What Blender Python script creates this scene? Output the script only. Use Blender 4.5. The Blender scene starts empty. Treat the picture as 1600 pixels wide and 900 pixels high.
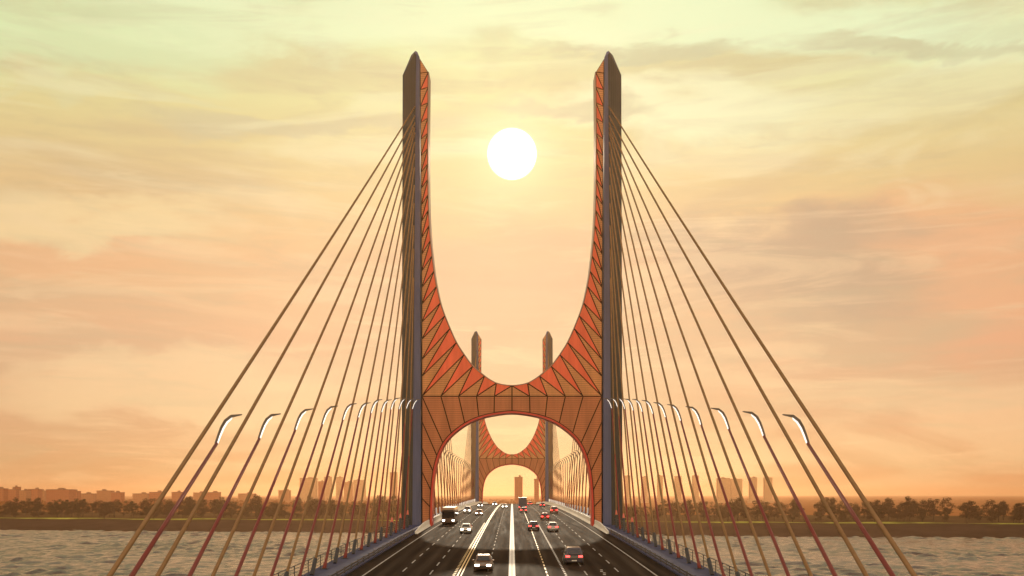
import bpy, bmesh, math, random
import numpy as np
from mathutils import Vector, Matrix
random.seed(7)
rng = np.random.default_rng(5)
S = bpy.context.scene
COL = S.collection
R = math.radians

# ------------------------------------------------------------------ constants (metres; camera eye is the origin, +Y along the bridge)
Y_TOWER, Y_FAR = 186.0, 505.0
WATER_Z = -35.0
HALF = 18.0                       # cable planes
SUN_EL = 18.4


def zr(y):                        # bridge deck: a gentle crest
    return -4.1 - 3.5e-5 * (y - 400.0) ** 2


def slope(y):
    return math.atan(-7e-5 * (y - 400.0))


def lin(r, g, b):
    f = lambda c: (c / 255 / 12.92) if c / 255 <= .04045 else ((c / 255 + .055) / 1.055) ** 2.4
    return (f(r), f(g), f(b), 1)


ONES = ['', 'first', 'second', 'third', 'fourth', 'fifth', 'sixth', 'seventh', 'eighth', 'ninth', 'tenth', 'eleventh', 'twelfth', 'thirteenth', 'fourteenth',
        'fifteenth', 'sixteenth', 'seventeenth', 'eighteenth', 'nineteenth']
TENS = {2: 'twent', 3: 'thirt', 4: 'fort', 5: 'fift', 6: 'sixt', 7: 'sevent', 8: 'eight', 9: 'ninet'}


def nth(n):
    if n < 20:
        return ONES[n]
    t, o = divmod(n, 10)
    return TENS[t] + 'ieth' if o == 0 else TENS[t] + 'y-' + ONES[o]


# ------------------------------------------------------------------ materials
MAT = {}


def mat(name, color, rough=.6, metal=0., spec=.5, var=0., vscale=3., bump=0., bscale=20., emit=None, estr=0., stripes=None, coat=0., trans=0., streak=0):
    m = bpy.data.materials.new(name)
    m.use_nodes = True
    nt = m.node_tree
    b = nt.nodes['Principled BSDF']
    b.inputs['Base Color'].default_value = (*color, 1)
    b.inputs['Roughness'].default_value = rough
    b.inputs['Metallic'].default_value = metal
    b.inputs['Specular IOR Level'].default_value = spec
    b.inputs['Coat Weight'].default_value = coat
    b.inputs['Transmission Weight'].default_value = trans
    tc = nt.nodes.new('ShaderNodeTexCoord')
    src = None
    if var:
        n = nt.nodes.new('ShaderNodeTexNoise')
        n.inputs['Scale'].default_value = vscale
        n.inputs['Detail'].default_value = 6
        n.inputs['Roughness'].default_value = .65
        if streak:                 # run-off streaks down the cladding
            mp = nt.nodes.new('ShaderNodeMapping'); mp.inputs['Scale'].default_value = (1, 1, .12)
            nt.links.new(tc.outputs['Object'], mp.inputs[0]); nt.links.new(mp.outputs[0], n.inputs['Vector'])
        else:
            nt.links.new(tc.outputs['Object'], n.inputs['Vector'])
        r = nt.nodes.new('ShaderNodeValToRGB')
        r.color_ramp.elements[0].position = .3
        r.color_ramp.elements[1].position = .7
        r.color_ramp.elements[0].color = (*[c * (1 - var) for c in color], 1)
        r.color_ramp.elements[1].color = (*[min(1, c * (1 + var)) for c in color], 1)
        nt.links.new(n.outputs['Fac'], r.inputs['Fac'])
        src = r.outputs['Color']
    if stripes:                    # (axis, period, dark factor, duty): fine real seams / perforation rows
        axis, period, dark, duty = stripes
        sx = nt.nodes.new('ShaderNodeSeparateXYZ')
        nt.links.new(tc.outputs['Object'], sx.inputs[0])
        dv = nt.nodes.new('ShaderNodeMath'); dv.operation = 'DIVIDE'
        dv.inputs[1].default_value = period
        nt.links.new(sx.outputs[axis], dv.inputs[0])
        fr = nt.nodes.new('ShaderNodeMath'); fr.operation = 'FRACT'
        nt.links.new(dv.outputs[0], fr.inputs[0])
        lt = nt.nodes.new('ShaderNodeMath'); lt.operation = 'LESS_THAN'
        lt.inputs[1].default_value = duty
        nt.links.new(fr.outputs[0], lt.inputs[0])
        mx = nt.nodes.new('ShaderNodeMixRGB'); mx.blend_type = 'MULTIPLY'
        mx.inputs['Color1'].default_value = (*color, 1)
        mx.inputs['Color2'].default_value = (dark, dark, dark, 1)
        if src:
            nt.links.new(src, mx.inputs['Color1'])
        nt.links.new(lt.outputs[0], mx.inputs['Fac'])
        src = mx.outputs[0]
    if src:
        nt.links.new(src, b.inputs['Base Color'])
    if bump:
        n2 = nt.nodes.new('ShaderNodeTexNoise')
        n2.inputs['Scale'].default_value = bscale
        n2.inputs['Detail'].default_value = 4
        nt.links.new(tc.outputs['Object'], n2.inputs['Vector'])
        bp = nt.nodes.new('ShaderNodeBump')
        bp.inputs['Strength'].default_value = bump
        nt.links.new(n2.outputs['Fac'], bp.inputs['Height'])
        nt.links.new(bp.outputs[0], b.inputs['Normal'])
    if emit:
        b.inputs['Emission Color'].default_value = (*emit, 1)
        b.inputs['Emission Strength'].default_value = estr
    MAT[name] = m
    return m


mat('blue_grey_steel', (.10, .112, .215), .5, spec=.3, var=.2, vscale=.5, streak=1, stripes=(0, .3, .85, .3))
mat('dark_olive_steel', (.056, .054, .052), .6, spec=.3, var=.25, vscale=.4, streak=1, stripes=(0, .45, .85, .4))
mat('seam_dark', (.06, .03, .02), .8, spec=.1)
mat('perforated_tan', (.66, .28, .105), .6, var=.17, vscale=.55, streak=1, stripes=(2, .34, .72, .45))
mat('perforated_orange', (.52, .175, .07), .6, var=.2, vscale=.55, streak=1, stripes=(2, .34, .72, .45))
mat('red_cladding', (.88, .15, .075), .5, spec=.3, var=.16, vscale=.5, streak=1)
mat('red_rim', (.62, .05, .032), .45, var=.06, vscale=.4)
mat('rim_grey', (.36, .21, .15), .5)
mat('cable_sheath', (.26, .155, .08), .75, spec=.0, var=.12, vscale=1.2)
mat('pole_red', (.19, .032, .024), .5, spec=.2, var=.12, vscale=1.5)
mat('lamp_arm', (.12, .085, .06), .4)
mat('lamp_lit', (.9, .9, .9), .4, emit=(1, .96, .9), estr=1.15)
mat('sleeve_dark', (.025, .025, .028), .5)
mat('sleeve_white_glow', (.75, .74, .72), .5, emit=(1, .95, .88), estr=.25)  # faint glow added to the white sleeves, which are no lamps
mat('tip_red', (.65, .14, .09), .4)
mat('walkway_blue', (.052, .06, .125), .7, spec=.1, var=.15, vscale=.8)
mat('deck_concrete', (.22, .21, .22), .7, var=.15, vscale=.3)
mat('parapet_white', (.88, .87, .84), .55, var=.05, vscale=.6)
mat('rail_steel', (.06, .055, .06), .5, spec=.3)
mat('road_paint', (.80, .79, .76), .7, spec=.1, var=.12, vscale=2.)
mat('road_paint_worn', (.42, .40, .37), .8, spec=.05, var=.45, vscale=1.5)
mat('road_paint_yellow', (.70, .50, .22), .6, var=.15, vscale=2.)
mat('tyre', (.02, .02, .02), .8)
mat('wheel_rim', (.35, .35, .36), .35, metal=.8)
mat('car_glass', (.015, .017, .02), .08, spec=.7)
mat('headlight', (.9, .9, .9), .2, emit=(1, .93, .8), estr=22)
mat('headlight_off', (.6, .6, .6), .15, coat=.6)
mat('taillight', (.5, .02, .02), .3, emit=(1, .035, .03), estr=9)
mat('taillight_off', (.35, .015, .015), .2, coat=.6)
mat('plate_white', (.7, .7, .68), .5)
mat('black_plastic', (.02, .02, .02), .6)
mat('bark', (.05, .035, .022), .9, spec=0.0, bump=.4, bscale=3)
mat('leaf_a', (.042, .027, .011), .8, spec=0.0, var=.35, vscale=.35)
mat('leaf_b', (.036, .026, .010), .8, spec=0.0, var=.35, vscale=.35)
mat('leaf_c', (.052, .029, .013), .8, spec=0.0, var=.35, vscale=.35)
mat('bank_earth', (.038, .024, .017), .9, spec=0.0, var=.35, vscale=.04)
mat('lawn', (.25, .25, .04), .9, spec=0.0, var=.85, vscale=.035)
mat('far_land_hazed', (.24, .095, .03), .9, spec=0.0, var=.3, vscale=.004)  # orange of the haze painted into the distant land
mat('far_land', (.06, .036, .016), .95, spec=0.0, var=.4, vscale=.01)
mat('facade_warm', (.30, .20, .14), .8, var=.1, vscale=.1)
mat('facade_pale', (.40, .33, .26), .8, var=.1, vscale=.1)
mat('facade_red', (.26, .13, .09), .8, var=.1, vscale=.1)
mat('roof_grey', (.3, .14, .07), .8)
mat('far_leaf_hazed', (.26, .1, .03), .8, spec=0.0, var=.35, vscale=.05)  # haze orange put into the leaf colour of the distant woods
mat('window_band', (.06, .06, .065), .2)


def road_material():
    m = bpy.data.materials.new('asphalt'); m.use_nodes = True
    nt = m.node_tree; b = nt.nodes['Principled BSDF']
    tc = nt.nodes.new('ShaderNodeTexCoord')
    mp = nt.nodes.new('ShaderNodeMapping'); mp.inputs['Scale'].default_value = (1.1, .03, 1)
    nt.links.new(tc.outputs['Object'], mp.inputs[0])
    n = nt.nodes.new('ShaderNodeTexNoise'); n.inputs['Scale'].default_value = 1.3; n.inputs['Detail'].default_value = 7
    nt.links.new(mp.outputs[0], n.inputs['Vector'])
    r = nt.nodes.new('ShaderNodeValToRGB')
    r.color_ramp.elements[0].position = .32; r.color_ramp.elements[0].color = (.018, .014, .011, 1)
    r.color_ramp.elements[1].position = .70; r.color_ramp.elements[1].color = (.05, .038, .029, 1)
    nt.links.new(n.outputs['Fac'], r.inputs[0])
    sx = nt.nodes.new('ShaderNodeSeparateXYZ'); nt.links.new(tc.outputs['Object'], sx.inputs[0])
    ml = nt.nodes.new('ShaderNodeMath'); ml.operation = 'MULTIPLY'; ml.inputs[1].default_value = 2 * math.pi / 1.75
    nt.links.new(sx.outputs[0], ml.inputs[0])
    cs = nt.nodes.new('ShaderNodeMath'); cs.operation = 'COSINE'; nt.links.new(ml.outputs[0], cs.inputs[0])
    mr = nt.nodes.new('ShaderNodeMapRange'); mr.inputs[1].default_value = -1; mr.inputs[2].default_value = 1; mr.inputs[3].default_value = .72; mr.inputs[4].default_value = 1.25
    nt.links.new(cs.outputs[0], mr.inputs[0])
    mm = nt.nodes.new('ShaderNodeVectorMath'); mm.operation = 'SCALE'
    nt.links.new(r.outputs[0], mm.inputs[0]); nt.links.new(mr.outputs[0], mm.inputs['Scale']); nt.links.new(mm.outputs[0], b.inputs['Base Color'])
    rr = nt.nodes.new('ShaderNodeMapRange'); rr.inputs[1].default_value = .3; rr.inputs[2].default_value = .7
    rr.inputs[3].default_value = .7; rr.inputs[4].default_value = .9
    nt.links.new(n.outputs['Fac'], rr.inputs[0]); nt.links.new(rr.outputs[0], b.inputs['Roughness'])
    b.inputs['Specular IOR Level'].default_value = .004
    n2 = nt.nodes.new('ShaderNodeTexNoise'); n2.inputs['Scale'].default_value = 14; n2.inputs['Detail'].default_value = 3
    nt.links.new(tc.outputs['Object'], n2.inputs['Vector'])
    bp = nt.nodes.new('ShaderNodeBump'); bp.inputs['Strength'].default_value = .12; bp.inputs['Distance'].default_value = .02
    nt.links.new(n2.outputs['Fac'], bp.inputs['Height']); nt.links.new(bp.outputs[0], b.inputs['Normal'])
    MAT['asphalt'] = m


road_material()


def water_material():
    m = bpy.data.materials.new('river_water'); m.use_nodes = True
    nt = m.node_tree; b = nt.nodes['Principled BSDF']
    tc = nt.nodes.new('ShaderNodeTexCoord')
    n = nt.nodes.new('ShaderNodeTexNoise'); n.inputs['Scale'].default_value = .01; n.inputs['Detail'].default_value = 5
    mp = nt.nodes.new('ShaderNodeMapping'); mp.inputs['Scale'].default_value = (.5, 1, 1)
    nt.links.new(tc.outputs['Object'], mp.inputs[0]); nt.links.new(mp.outputs[0], n.inputs['Vector'])
    r = nt.nodes.new('ShaderNodeValToRGB')
    r.color_ramp.elements[0].position = .35; r.color_ramp.elements[0].color = (.03, .026, .018, 1)
    r.color_ramp.elements[1].position = .65; r.color_ramp.elements[1].color = (.06, .047, .046, 1)
    nt.links.new(n.outputs['Fac'], r.inputs[0]); nt.links.new(r.outputs[0], b.inputs['Base Color'])
    b.inputs['Roughness'].default_value = .1
    b.inputs['IOR'].default_value = 1.33; b.inputs['Specular Tint'].default_value = (.32, .235, .255, 1)
    n2 = nt.nodes.new('ShaderNodeTexNoise'); n2.inputs['Scale'].default_value = .22; n2.inputs['Detail'].default_value = 5; n2.inputs['Roughness'].default_value = .6
    mp2 = nt.nodes.new('ShaderNodeMapping'); mp2.inputs['Scale'].default_value = (.45, 1, 1)
    nt.links.new(tc.outputs['Object'], mp2.inputs[0]); nt.links.new(mp2.outputs[0], n2.inputs['Vector'])
    bp = nt.nodes.new('ShaderNodeBump'); bp.inputs['Strength'].default_value = .8; bp.inputs['Distance'].default_value = .8
    nt.links.new(n2.outputs['Fac'], bp.inputs['Height']); nt.links.new(bp.outputs[0], b.inputs['Normal'])
    MAT['river_water'] = m


water_material()


def facade_windows(name, wall, win, fw, fh):
    m = bpy.data.materials.new(name); m.use_nodes = True
    nt = m.node_tree; b = nt.nodes['Principled BSDF']
    tc = nt.nodes.new('ShaderNodeTexCoord')
    br = nt.nodes.new('ShaderNodeTexBrick')
    br.offset = 0
    br.inputs['Color1'].default_value = (*win, 1); br.inputs['Color2'].default_value = (*[c * 1.5 for c in win], 1)
    br.inputs['Mortar'].default_value = (*wall, 1)
    br.inputs['Scale'].default_value = 1; br.inputs['Mortar Size'].default_value = 1.0
    br.inputs['Brick Width'].default_value = fw; br.inputs['Row Height'].default_value = fh
    sx = nt.nodes.new('ShaderNodeSeparateXYZ'); cb = nt.nodes.new('ShaderNodeCombineXYZ'); ad = nt.nodes.new('ShaderNodeMath')
    nt.links.new(tc.outputs['Object'], sx.inputs[0])
    nt.links.new(sx.outputs[0], ad.inputs[0]); nt.links.new(sx.outputs[1], ad.inputs[1])
    nt.links.new(ad.outputs[0], cb.inputs[0]); nt.links.new(sx.outputs[2], cb.inputs[1])
    nt.links.new(cb.outputs[0], br.inputs['Vector']); nt.links.new(br.outputs['Color'], b.inputs['Base Color'])
    b.inputs['Roughness'].default_value = .7
    MAT[name] = m


facade_windows('facade_warm', (.45, .2, .08), (.3, .13, .06), 4.0, 3.3)  # distant walls: the orange of the haze is put into their colours
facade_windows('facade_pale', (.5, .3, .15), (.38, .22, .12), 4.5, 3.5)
facade_windows('facade_red', (.42, .14, .05), (.27, .09, .04), 3.6, 3.3)


# ------------------------------------------------------------------ mesh helpers
class MB:
    def __init__(self):
        self.v, self.f, self.mi = [], [], []

    def add(self, verts, faces, mi=0):
        o = len(self.v)
        self.v += [tuple(p) for p in verts]
        self.f += [tuple(i + o for i in f) for f in faces]
        self.mi += [mi] * len(faces)
        return self

    def box(self, x0, x1, y0, y1, z0, z1, mi=0):
        return self.add([(x0, y0, z0), (x1, y0, z0), (x1, y1, z0), (x0, y1, z0), (x0, y0, z1), (x1, y0, z1), (x1, y1, z1), (x0, y1, z1)],
                        [(0, 3, 2, 1), (4, 5, 6, 7), (0, 1, 5, 4), (1, 2, 6, 5), (2, 3, 7, 6), (3, 0, 4, 7)], mi)

    def loft(self, rings, mi=0, cap=True):
        n = len(rings[0]); vs = [p for r in rings for p in r]; fs = []
        for k in range(len(rings) - 1):
            for i in range(n):
                j = (i + 1) % n
                fs.append((k * n + i, k * n + j, (k + 1) * n + j, (k + 1) * n + i))
        if cap:
            fs.append(tuple(reversed(range(n))))
            fs.append(tuple(range((len(rings) - 1) * n, len(rings) * n)))
        return self.add(vs, fs, mi)

    def tube(self, pts, rad, sides=8, mi=0):
        pts = [Vector(p) for p in pts]
        if not hasattr(rad, '__len__'):
            rad = [rad] * len(pts)
        rings = []
        for i, p in enumerate(pts):
            d = (pts[min(i + 1, len(pts) - 1)] - pts[max(i - 1, 0)]).normalized()
            a = Vector((0, 0, 1)) if abs(d.z) < .9 else Vector((1, 0, 0))
            u = d.cross(a).normalized(); w = d.cross(u).normalized()
            rings.append([p + (u * math.cos(t) + w * math.sin(t)) * rad[i] for t in [2 * math.pi * k / sides for k in range(sides)]])
        return self.loft(rings, mi)

    def sweep(self, section, ys, zf, mi=0, x_sign=1, cap=True):
        """section [(x, dz)] carried along the bridge over ys"""
        rings = [[(x * x_sign, y, zf(y) + dz) for x, dz in section] for y in ys]
        return self.loft(rings, mi, cap)

    def build(self, name, mats, parent=None, loc=None, smooth=False, bevel=0, fix=True):
        me = bpy.data.meshes.new(name)
        me.from_pydata(self.v, [], self.f)
        if isinstance(mats, str):
            mats = [mats]
        for m in mats:
            me.materials.append(MAT[m])
        if len(mats) > 1:
            me.polygons.foreach_set('material_index', self.mi)
        if fix:
            bm = bmesh.new(); bm.from_mesh(me)
            bmesh.ops.recalc_face_normals(bm, faces=bm.faces)
            bm.to_mesh(me); bm.free()
        if smooth:
            me.polygons.foreach_set('use_smooth', [True] * len(me.polygons))
        me.update()
        o = bpy.data.objects.new(name, me)
        COL.objects.link(o)
        if parent:
            o.parent = parent
        if loc:
            o.location = loc
        if bevel:
            b = o.modifiers.new('soft_edge', 'BEVEL'); b.width = bevel; b.segments = 2; b.limit_method = 'ANGLE'; b.angle_limit = R(35)
        return o


def tag(o, label=None, cat=None, group=None, kind=None):
    for k, v in (('label', label), ('category', cat), ('group', group), ('kind', kind)):
        if v:
            o[k] = v
    return o


def empty(name, loc=(0, 0, 0), rot=(0, 0, 0)):
    o = bpy.data.objects.new(name, None)
    COL.objects.link(o)
    o.location = loc; o.rotation_euler = rot
    return o


def kids(o):
    return [c for c in COL.objects if c.parent == o]


def copy_tree(o, children, parent=None):
    c = o.copy(); COL.objects.link(c); c.parent = parent
    for ch in children.get(o.name, []):
        copy_tree(ch, children, c)
    return c


def child_map():
    d = {}
    for o in COL.objects:
        if o.parent:
            d.setdefault(o.parent.name, []).append(o)
    return d


def frange(a, b, n):
    return [a + (b - a) * i / n for i in range(n + 1)]


# ------------------------------------------------------------------ terrain and water
def shore(x):
    return 917.0 - .215 * max(-700, min(700, x)) + 6 * math.sin(x * .021) + 3 * math.sin(x * .057 + 1)


xs = sorted(set([-20000, -9000, -4500, -2500, -1500, -1000] + [round(-800 + 20 * i) for i in range(81)] + [1000, 1500, 2500, 4500, 9000, 20000]))
ts = [(-60, -39), (-8, -35.6), (0, -35), (12, -33.6), (40, -30), (70, -27.4), (84, -26.6), (92, -26.3), (104, -26.1), (118, -26), (135, -26), (170, -25.8), (260, -25.5), (420, -25), (800, -24.5),
      (1500, -24), (3000, -23), (6000, -22), (12000, -21), (19000, -20)]
g = MB()
vs = []
for t, z in ts:
    for x in xs:
        w = 1 if t < 400 else 0
        vs.append((x, shore(x) + t + (2.5 * math.sin(x * .03 + t) if 0 < t < 300 else 0), z + (.5 * math.sin(x * .045 + t * .3) * w if t > 5 else 0)))
nx = len(xs)
mid = lambda t: 1 if 86 <= t < 118 else (0 if t < 86 else (2 if t < 420 else 3))
for k in range(len(ts) - 1):
    fs = [(k * nx + i, k * nx + i + 1, (k + 1) * nx + i + 1, (k + 1) * nx + i) for i in range(nx - 1)]
    g.f += fs; g.mi += [mid(ts[k][0])] * len(fs)
g.v = vs
tag(g.build('ground', ['bank_earth', 'lawn', 'far_land', 'far_land_hazed'], smooth=True), kind='structure')

# water: fine swell where it is seen, coarse sheet elsewhere
fx = np.arange(-640, 641, 2.2); fy = np.arange(150, 1075, 2.4)
gx = np.concatenate([[-20000, -9000, -4000, -2000, -1200, -850], fx, [850, 1200, 2000, 4000, 9000, 20000]])
gy = np.concatenate([[-3000, -1500, -700, -300, -100, 0, 70, 110], fy, [1090]])
X, Y = np.meshgrid(gx, gy)
Z = np.zeros_like(X)
for i in range(72):
    lam = 4.5 * (24 / 4.5) ** rng.random()
    ang = R(90) + rng.normal(0, .62)
    a = .0135 * lam ** .8
    ph = (X * math.cos(ang) + Y * math.sin(ang)) * 2 * math.pi / lam + rng.random() * 6.28
    Z += a * (1 - 2 * np.abs(np.sin(ph / 2)) if i % 3 == 0 else np.sin(ph))
patch = .75 + .35 * np.sin(X * .013 + 1.2 * np.sin(Y * .011)) * np.sin(Y * .017 + X * .004)
fade = np.clip((1000 - np.abs(X)) / 360, 0, 1) * np.clip((Y - 110) / 60, 0, 1)
Z = WATER_Z + Z * patch * fade * 1.0
V = np.stack([X, Y, Z], -1).reshape(-1, 3)
ny, nx = X.shape
idx = np.arange(ny * nx).reshape(ny, nx)
F = np.stack([idx[:-1, :-1], idx[:-1, 1:], idx[1:, 1:], idx[1:, :-1]], -1).reshape(-1, 4)
w = MB(); w.v = V.tolist(); w.f = F.tolist(); w.mi = [0] * len(w.f)
tag(w.build('river', 'river_water', smooth=True, fix=False), kind='structure')

# ------------------------------------------------------------------ bridge deck, road, walkways (setting)
YS = frange(-40, 1010, 140)
d = MB()
d.sweep([(-18.9, -.02), (-18.9, -1.6), (-12, -3.4), (12, -3.4), (18.9, -1.6), (18.9, -.02)], YS, zr)
tag(d.build('bridge_deck', 'deck_concrete'), kind='structure')
r = MB()
vs, fs = [], []
for k, y in enumerate(YS):
    vs += [(-15.2, y, zr(y) + .004), (15.2, y, zr(y) + .004)]
    if k:
        fs.append((2 * k - 2, 2 * k - 1, 2 * k + 1, 2 * k))
r.add(vs, fs)
tag(r.build('road', 'asphalt'), kind='structure')


def strip(mb, x0, x1, y0, y1, lift=.009, mi=0):
    n = max(1, int((y1 - y0) / 7.5))
    vs, fs = [], []
    for k, y in enumerate(frange(y0, y1, n)):
        vs += [(x0, y, zr(y) + lift), (x1, y, zr(y) + lift)]
        if k:
            fs.append((2 * k - 2, 2 * k - 1, 2 * k + 1, 2 * k))
    mb.add(vs, fs, mi)


mk = MB()
strip(mk, -.31, -.02, 60, 640); strip(mk, .02, .31, 60, 640)
for x in (-13.6, 13.2):
    strip(mk, x - .08, x + .08, 60, 640, mi=2)
strip(mk, -5.05, -4.9, 60, 640, mi=1)
strip(mk, -4.72, -4.6, 60, 640, mi=1)
for x, L, G in ((-10.4, 4, 5), (-7.6, 4, 5), (-2.3, 3, 4), (3.25, 2.2, 1.4), (6.9, 4, 5), (10.1, 4, 5)):
    y = 60 + abs(x)
    while y < 600:
        strip(mk, x - .065, x + .065, y, y + L, mi=1 if abs(x) == 3.25 else 2); y += L + G
y = 60
while y < 200:
    strip(mk, 4.85, 5.05, y, y + .7); strip(mk, -5.45, -5.2, y, y + .7, mi=1); y += 1.6
for k in range(4):                 # short worn blocks beside the outer right lane
    strip(mk, 8.4 + .12 * (k % 2), 8.65 + .12 * (k % 2), 94 + 1.5 * k, 94.8 + 1.5 * k, mi=2)
tag(mk.build('road_markings', ['road_paint', 'road_paint_yellow', 'road_paint_worn'], fix=False), kind='structure')

for s in (-1, 1):
    wk = MB()
    wk.sweep([(15.2, -.02), (15.2, .16), (15.35, .18), (18.9, .18), (18.9, -.02)], YS, zr, x_sign=s)
    tag(wk.build('walkway', 'walkway_blue'), kind='structure')

# parapets and railings
SIDE = {-1: 'left', 1: 'right'}
for s in (-1, 1):
    p = empty('parapet', (15.05 * s, 170, zr(170)))
    tag(p, f'long white concrete parapet along the {SIDE[s]} edge of the road past the near tower', 'parapet', 'white parapets of the main span')
    ys = frange(160, 640, 60)
    m = MB()
    zz = lambda y: zr(y) - zr(170)
    rings = []
    for y in ys:
        h = .35 + .65 * min(1, max(0, (y - 160) / 14))
        rings.append([(x * s - 15.05 * s, y - 170, zz(y) + dz * h) for x, dz in ((14.75, .004), (14.95, .45), (15.0, 1.15), (15.17, 1.15), (15.17, .004))])
    m.loft(rings)
    m.build('parapet_body', 'parapet_white', p)
    m = MB()
    for x in (15.08,):
        m.tube([(0, y - 170, zz(y) + 1.36) for y in ys[3:]], .045, 6)
    m.build('handrail', 'rail_steel', p)
    # guard rail before the tower
    p = empty('guard_rail', (15.3 * s, 60, zr(60)))
    tag(p, f'low dark steel guard rail along the {SIDE[s]} shoulder before the near tower', 'guard rail', 'dark guard rails of the side span')
    zz = lambda y: zr(y) - zr(60)
    m = MB()
    for h in (.42, .68):
        m.loft([[(-.06 * s, y - 60, zz(y) + h - .07), (.0, y - 60, zz(y) + h - .07), (.0, y - 60, zz(y) + h + .07), (-.06 * s, y - 60, zz(y) + h + .07)] for y in frange(20, 160, 24)])
    m.build('rail', 'rail_steel', p)
    for y in range(22, 160, 4):
        m = MB(); m.box(.0, .12, -.06, .06, .18, .78)
        q = m.build('post', 'rail_steel', p, (.01 if s > 0 else -.13, y - 60, zz(y)))
    # outer railing
    p = empty('railing', (18.7 * s, 60, zr(60)))
    tag(p, f'thin pedestrian railing on the outer {SIDE[s]} edge of the blue walkway', 'railing', 'outer railings of the bridge')
    zz = lambda y: zr(y) - zr(60)
    m = MB()
    for h, rr in ((.5, .022), (.8, .022), (1.1, .022), (1.38, .04)):
        m.tube([(0, y - 60, zz(y) + h) for y in frange(20, 640, 100)], rr, 6)
    m.build('rail', 'rail_steel', p)
    for k, y in enumerate(range(22, 220, 3)):
        m = MB(); m.box(-.035, .035, -.035, .035, .175, 1.4)
        m.build('post', 'rail_steel', p, (0, y - 60, zz(y)))

# ------------------------------------------------------------------ towers
B = 5.7                            # tower local z = height above the deck at its foot
INNER = [(0.0, 19.8), (2.85, 20.26), (5.0, 21.56), (7.13, 23.37), (8.72, 25.46), (10.11, 27.67), (11.28, 30.23), (12.21, 32.55), (13.02, 34.88), (13.72, 37.9)]
CURVE = [(0.0, 19.8), (1.51, 19.93), (2.85, 20.26), (3.95, 20.83), (5.0, 21.56), (7.13, 23.37), (8.72, 25.46), (10.11, 27.67), (11.28, 30.23), (12.21, 32.55), (13.02, 34.88), (13.72, 37.9),
         (14.3, 41.39), (14.92, 47.2), (15.21, 52.66), (15.31, 58.47), (15.32, 66.61), (15.23, 76.84)]
OUTER = [(0.0, 17.9), (3.2, 17.9), (6.45, 17.9), (9.71, 17.9), (12.93, 17.9), (16.36, 17.9), (16.39, 21.51), (16.39, 24.56), (16.39, 28.25), (16.39, 31.39), (16.39, 34.64)]
ARCH = [(0.0, 15.23), (3.26, 14.88), (6.05, 14.2), (8.6, 13.04), (11.04, 11.2), (12.56, 9.4), (13.64, 7.09), (14.36, 4.3), (14.76, 0.81), (14.9, -2.21)]
BELOW = [(16.36, 13.29), (16.36, 8.49), (16.36, 4.19), (16.36, -.66)]


def curve_x(z):
    for (x0, z0), (x1, z1) in zip(CURVE, CURVE[1:]):
        if z0 <= z <= z1:
            return x0 + (x1 - x0) * (z - z0) / (z1 - z0)
    return CURVE[-1][0]


zi = 37.9
for k in range(14):                # regular lattice up the leg
    zi += (76.84 - 37.9) / 14
    INNER.append((curve_x(zi), zi))
for k in range(14):
    z = 34.64 + (k + 1) * (76.6 - 34.64) / 14
    OUTER.append((16.39 + .31 * (k + 1) / 14, z))


def shrink(tri, gap):
    c = [sum(p[i] for p in tri) / len(tri) for i in (0, 1)]
    n = len(tri); out = []
    area = sum(tri[i][0] * tri[(i + 1) % n][1] - tri[(i + 1) % n][0] * tri[i][1] for i in range(n))
    sg = 1 if area > 0 else -1
    lines = []
    for i in range(n):
        a, b = Vector(tri[i]), Vector(tri[(i + 1) % n])
        d_ = (b - a).normalized(); nrm = Vector((-d_.y, d_.x)) * sg
        lines.append((a + nrm * gap, d_))
    for i in range(n):
        p, u = lines[i - 1]; q, v_ = lines[i]
        den = u.x * v_.y - u.y * v_.x
        if abs(den) < 1e-5:
            out.append(tuple(q)); continue
        t = ((q.x - p.x) * v_.y - (q.y - p.y) * v_.x) / den
        s_ = p + u * t
        out.append((s_.x, s_.y))
    return out


def slab_panel(name, poly, y0, y1, m, parent, gap):
    p = shrink(poly, gap)
    n = len(p)
    mb = MB()
    mb.add([(x, y0, z + B) for x, z in p] + [(x, y1, z + B) for x, z in p],
           [tuple(range(n)), tuple(reversed(range(n, 2 * n)))] + [(i, (i + 1) % n, n + (i + 1) % n, n + i) for i in range(n)])
    return mb.build(name, m, parent)


def body_slab(polys, y0, y1):
    """one closed slab from polygons that share corners (rounded keys)"""
    key, vs = {}, []

    def vid(p, y):
        k = (round(p[0], 3), round(p[1], 3), y)
        if k not in key:
            key[k] = len(vs); vs.append((p[0], y, p[1] + B))
        return key[k]
    fs, edges = [], {}
    for poly in polys:
        a = sum(poly[i][0] * poly[(i + 1) % len(poly)][1] - poly[(i + 1) % len(poly)][0] * poly[i][1] for i in range(len(poly)))
        poly = poly if a > 0 else poly[::-1]
        fs.append(tuple(vid(p, y0) for p in poly)); fs.append(tuple(vid(p, y1) for p in reversed(poly)))
        for i in range(len(poly)):
            p, q = poly[i], poly[(i + 1) % len(poly)]
            kp, kq = (round(p[0], 3), round(p[1], 3)), (round(q[0], 3), round(q[1], 3))
            if (kq, kp) in edges:
                edges.pop((kq, kp))
            else:
                edges[(kp, kq)] = (p, q)
    for p, q in edges.values():
        fs.append((vid(p, y0), vid(p, y1), vid(q, y1), vid(q, y0)))
    mb = MB(); mb.add(vs, fs)
    return mb


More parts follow.
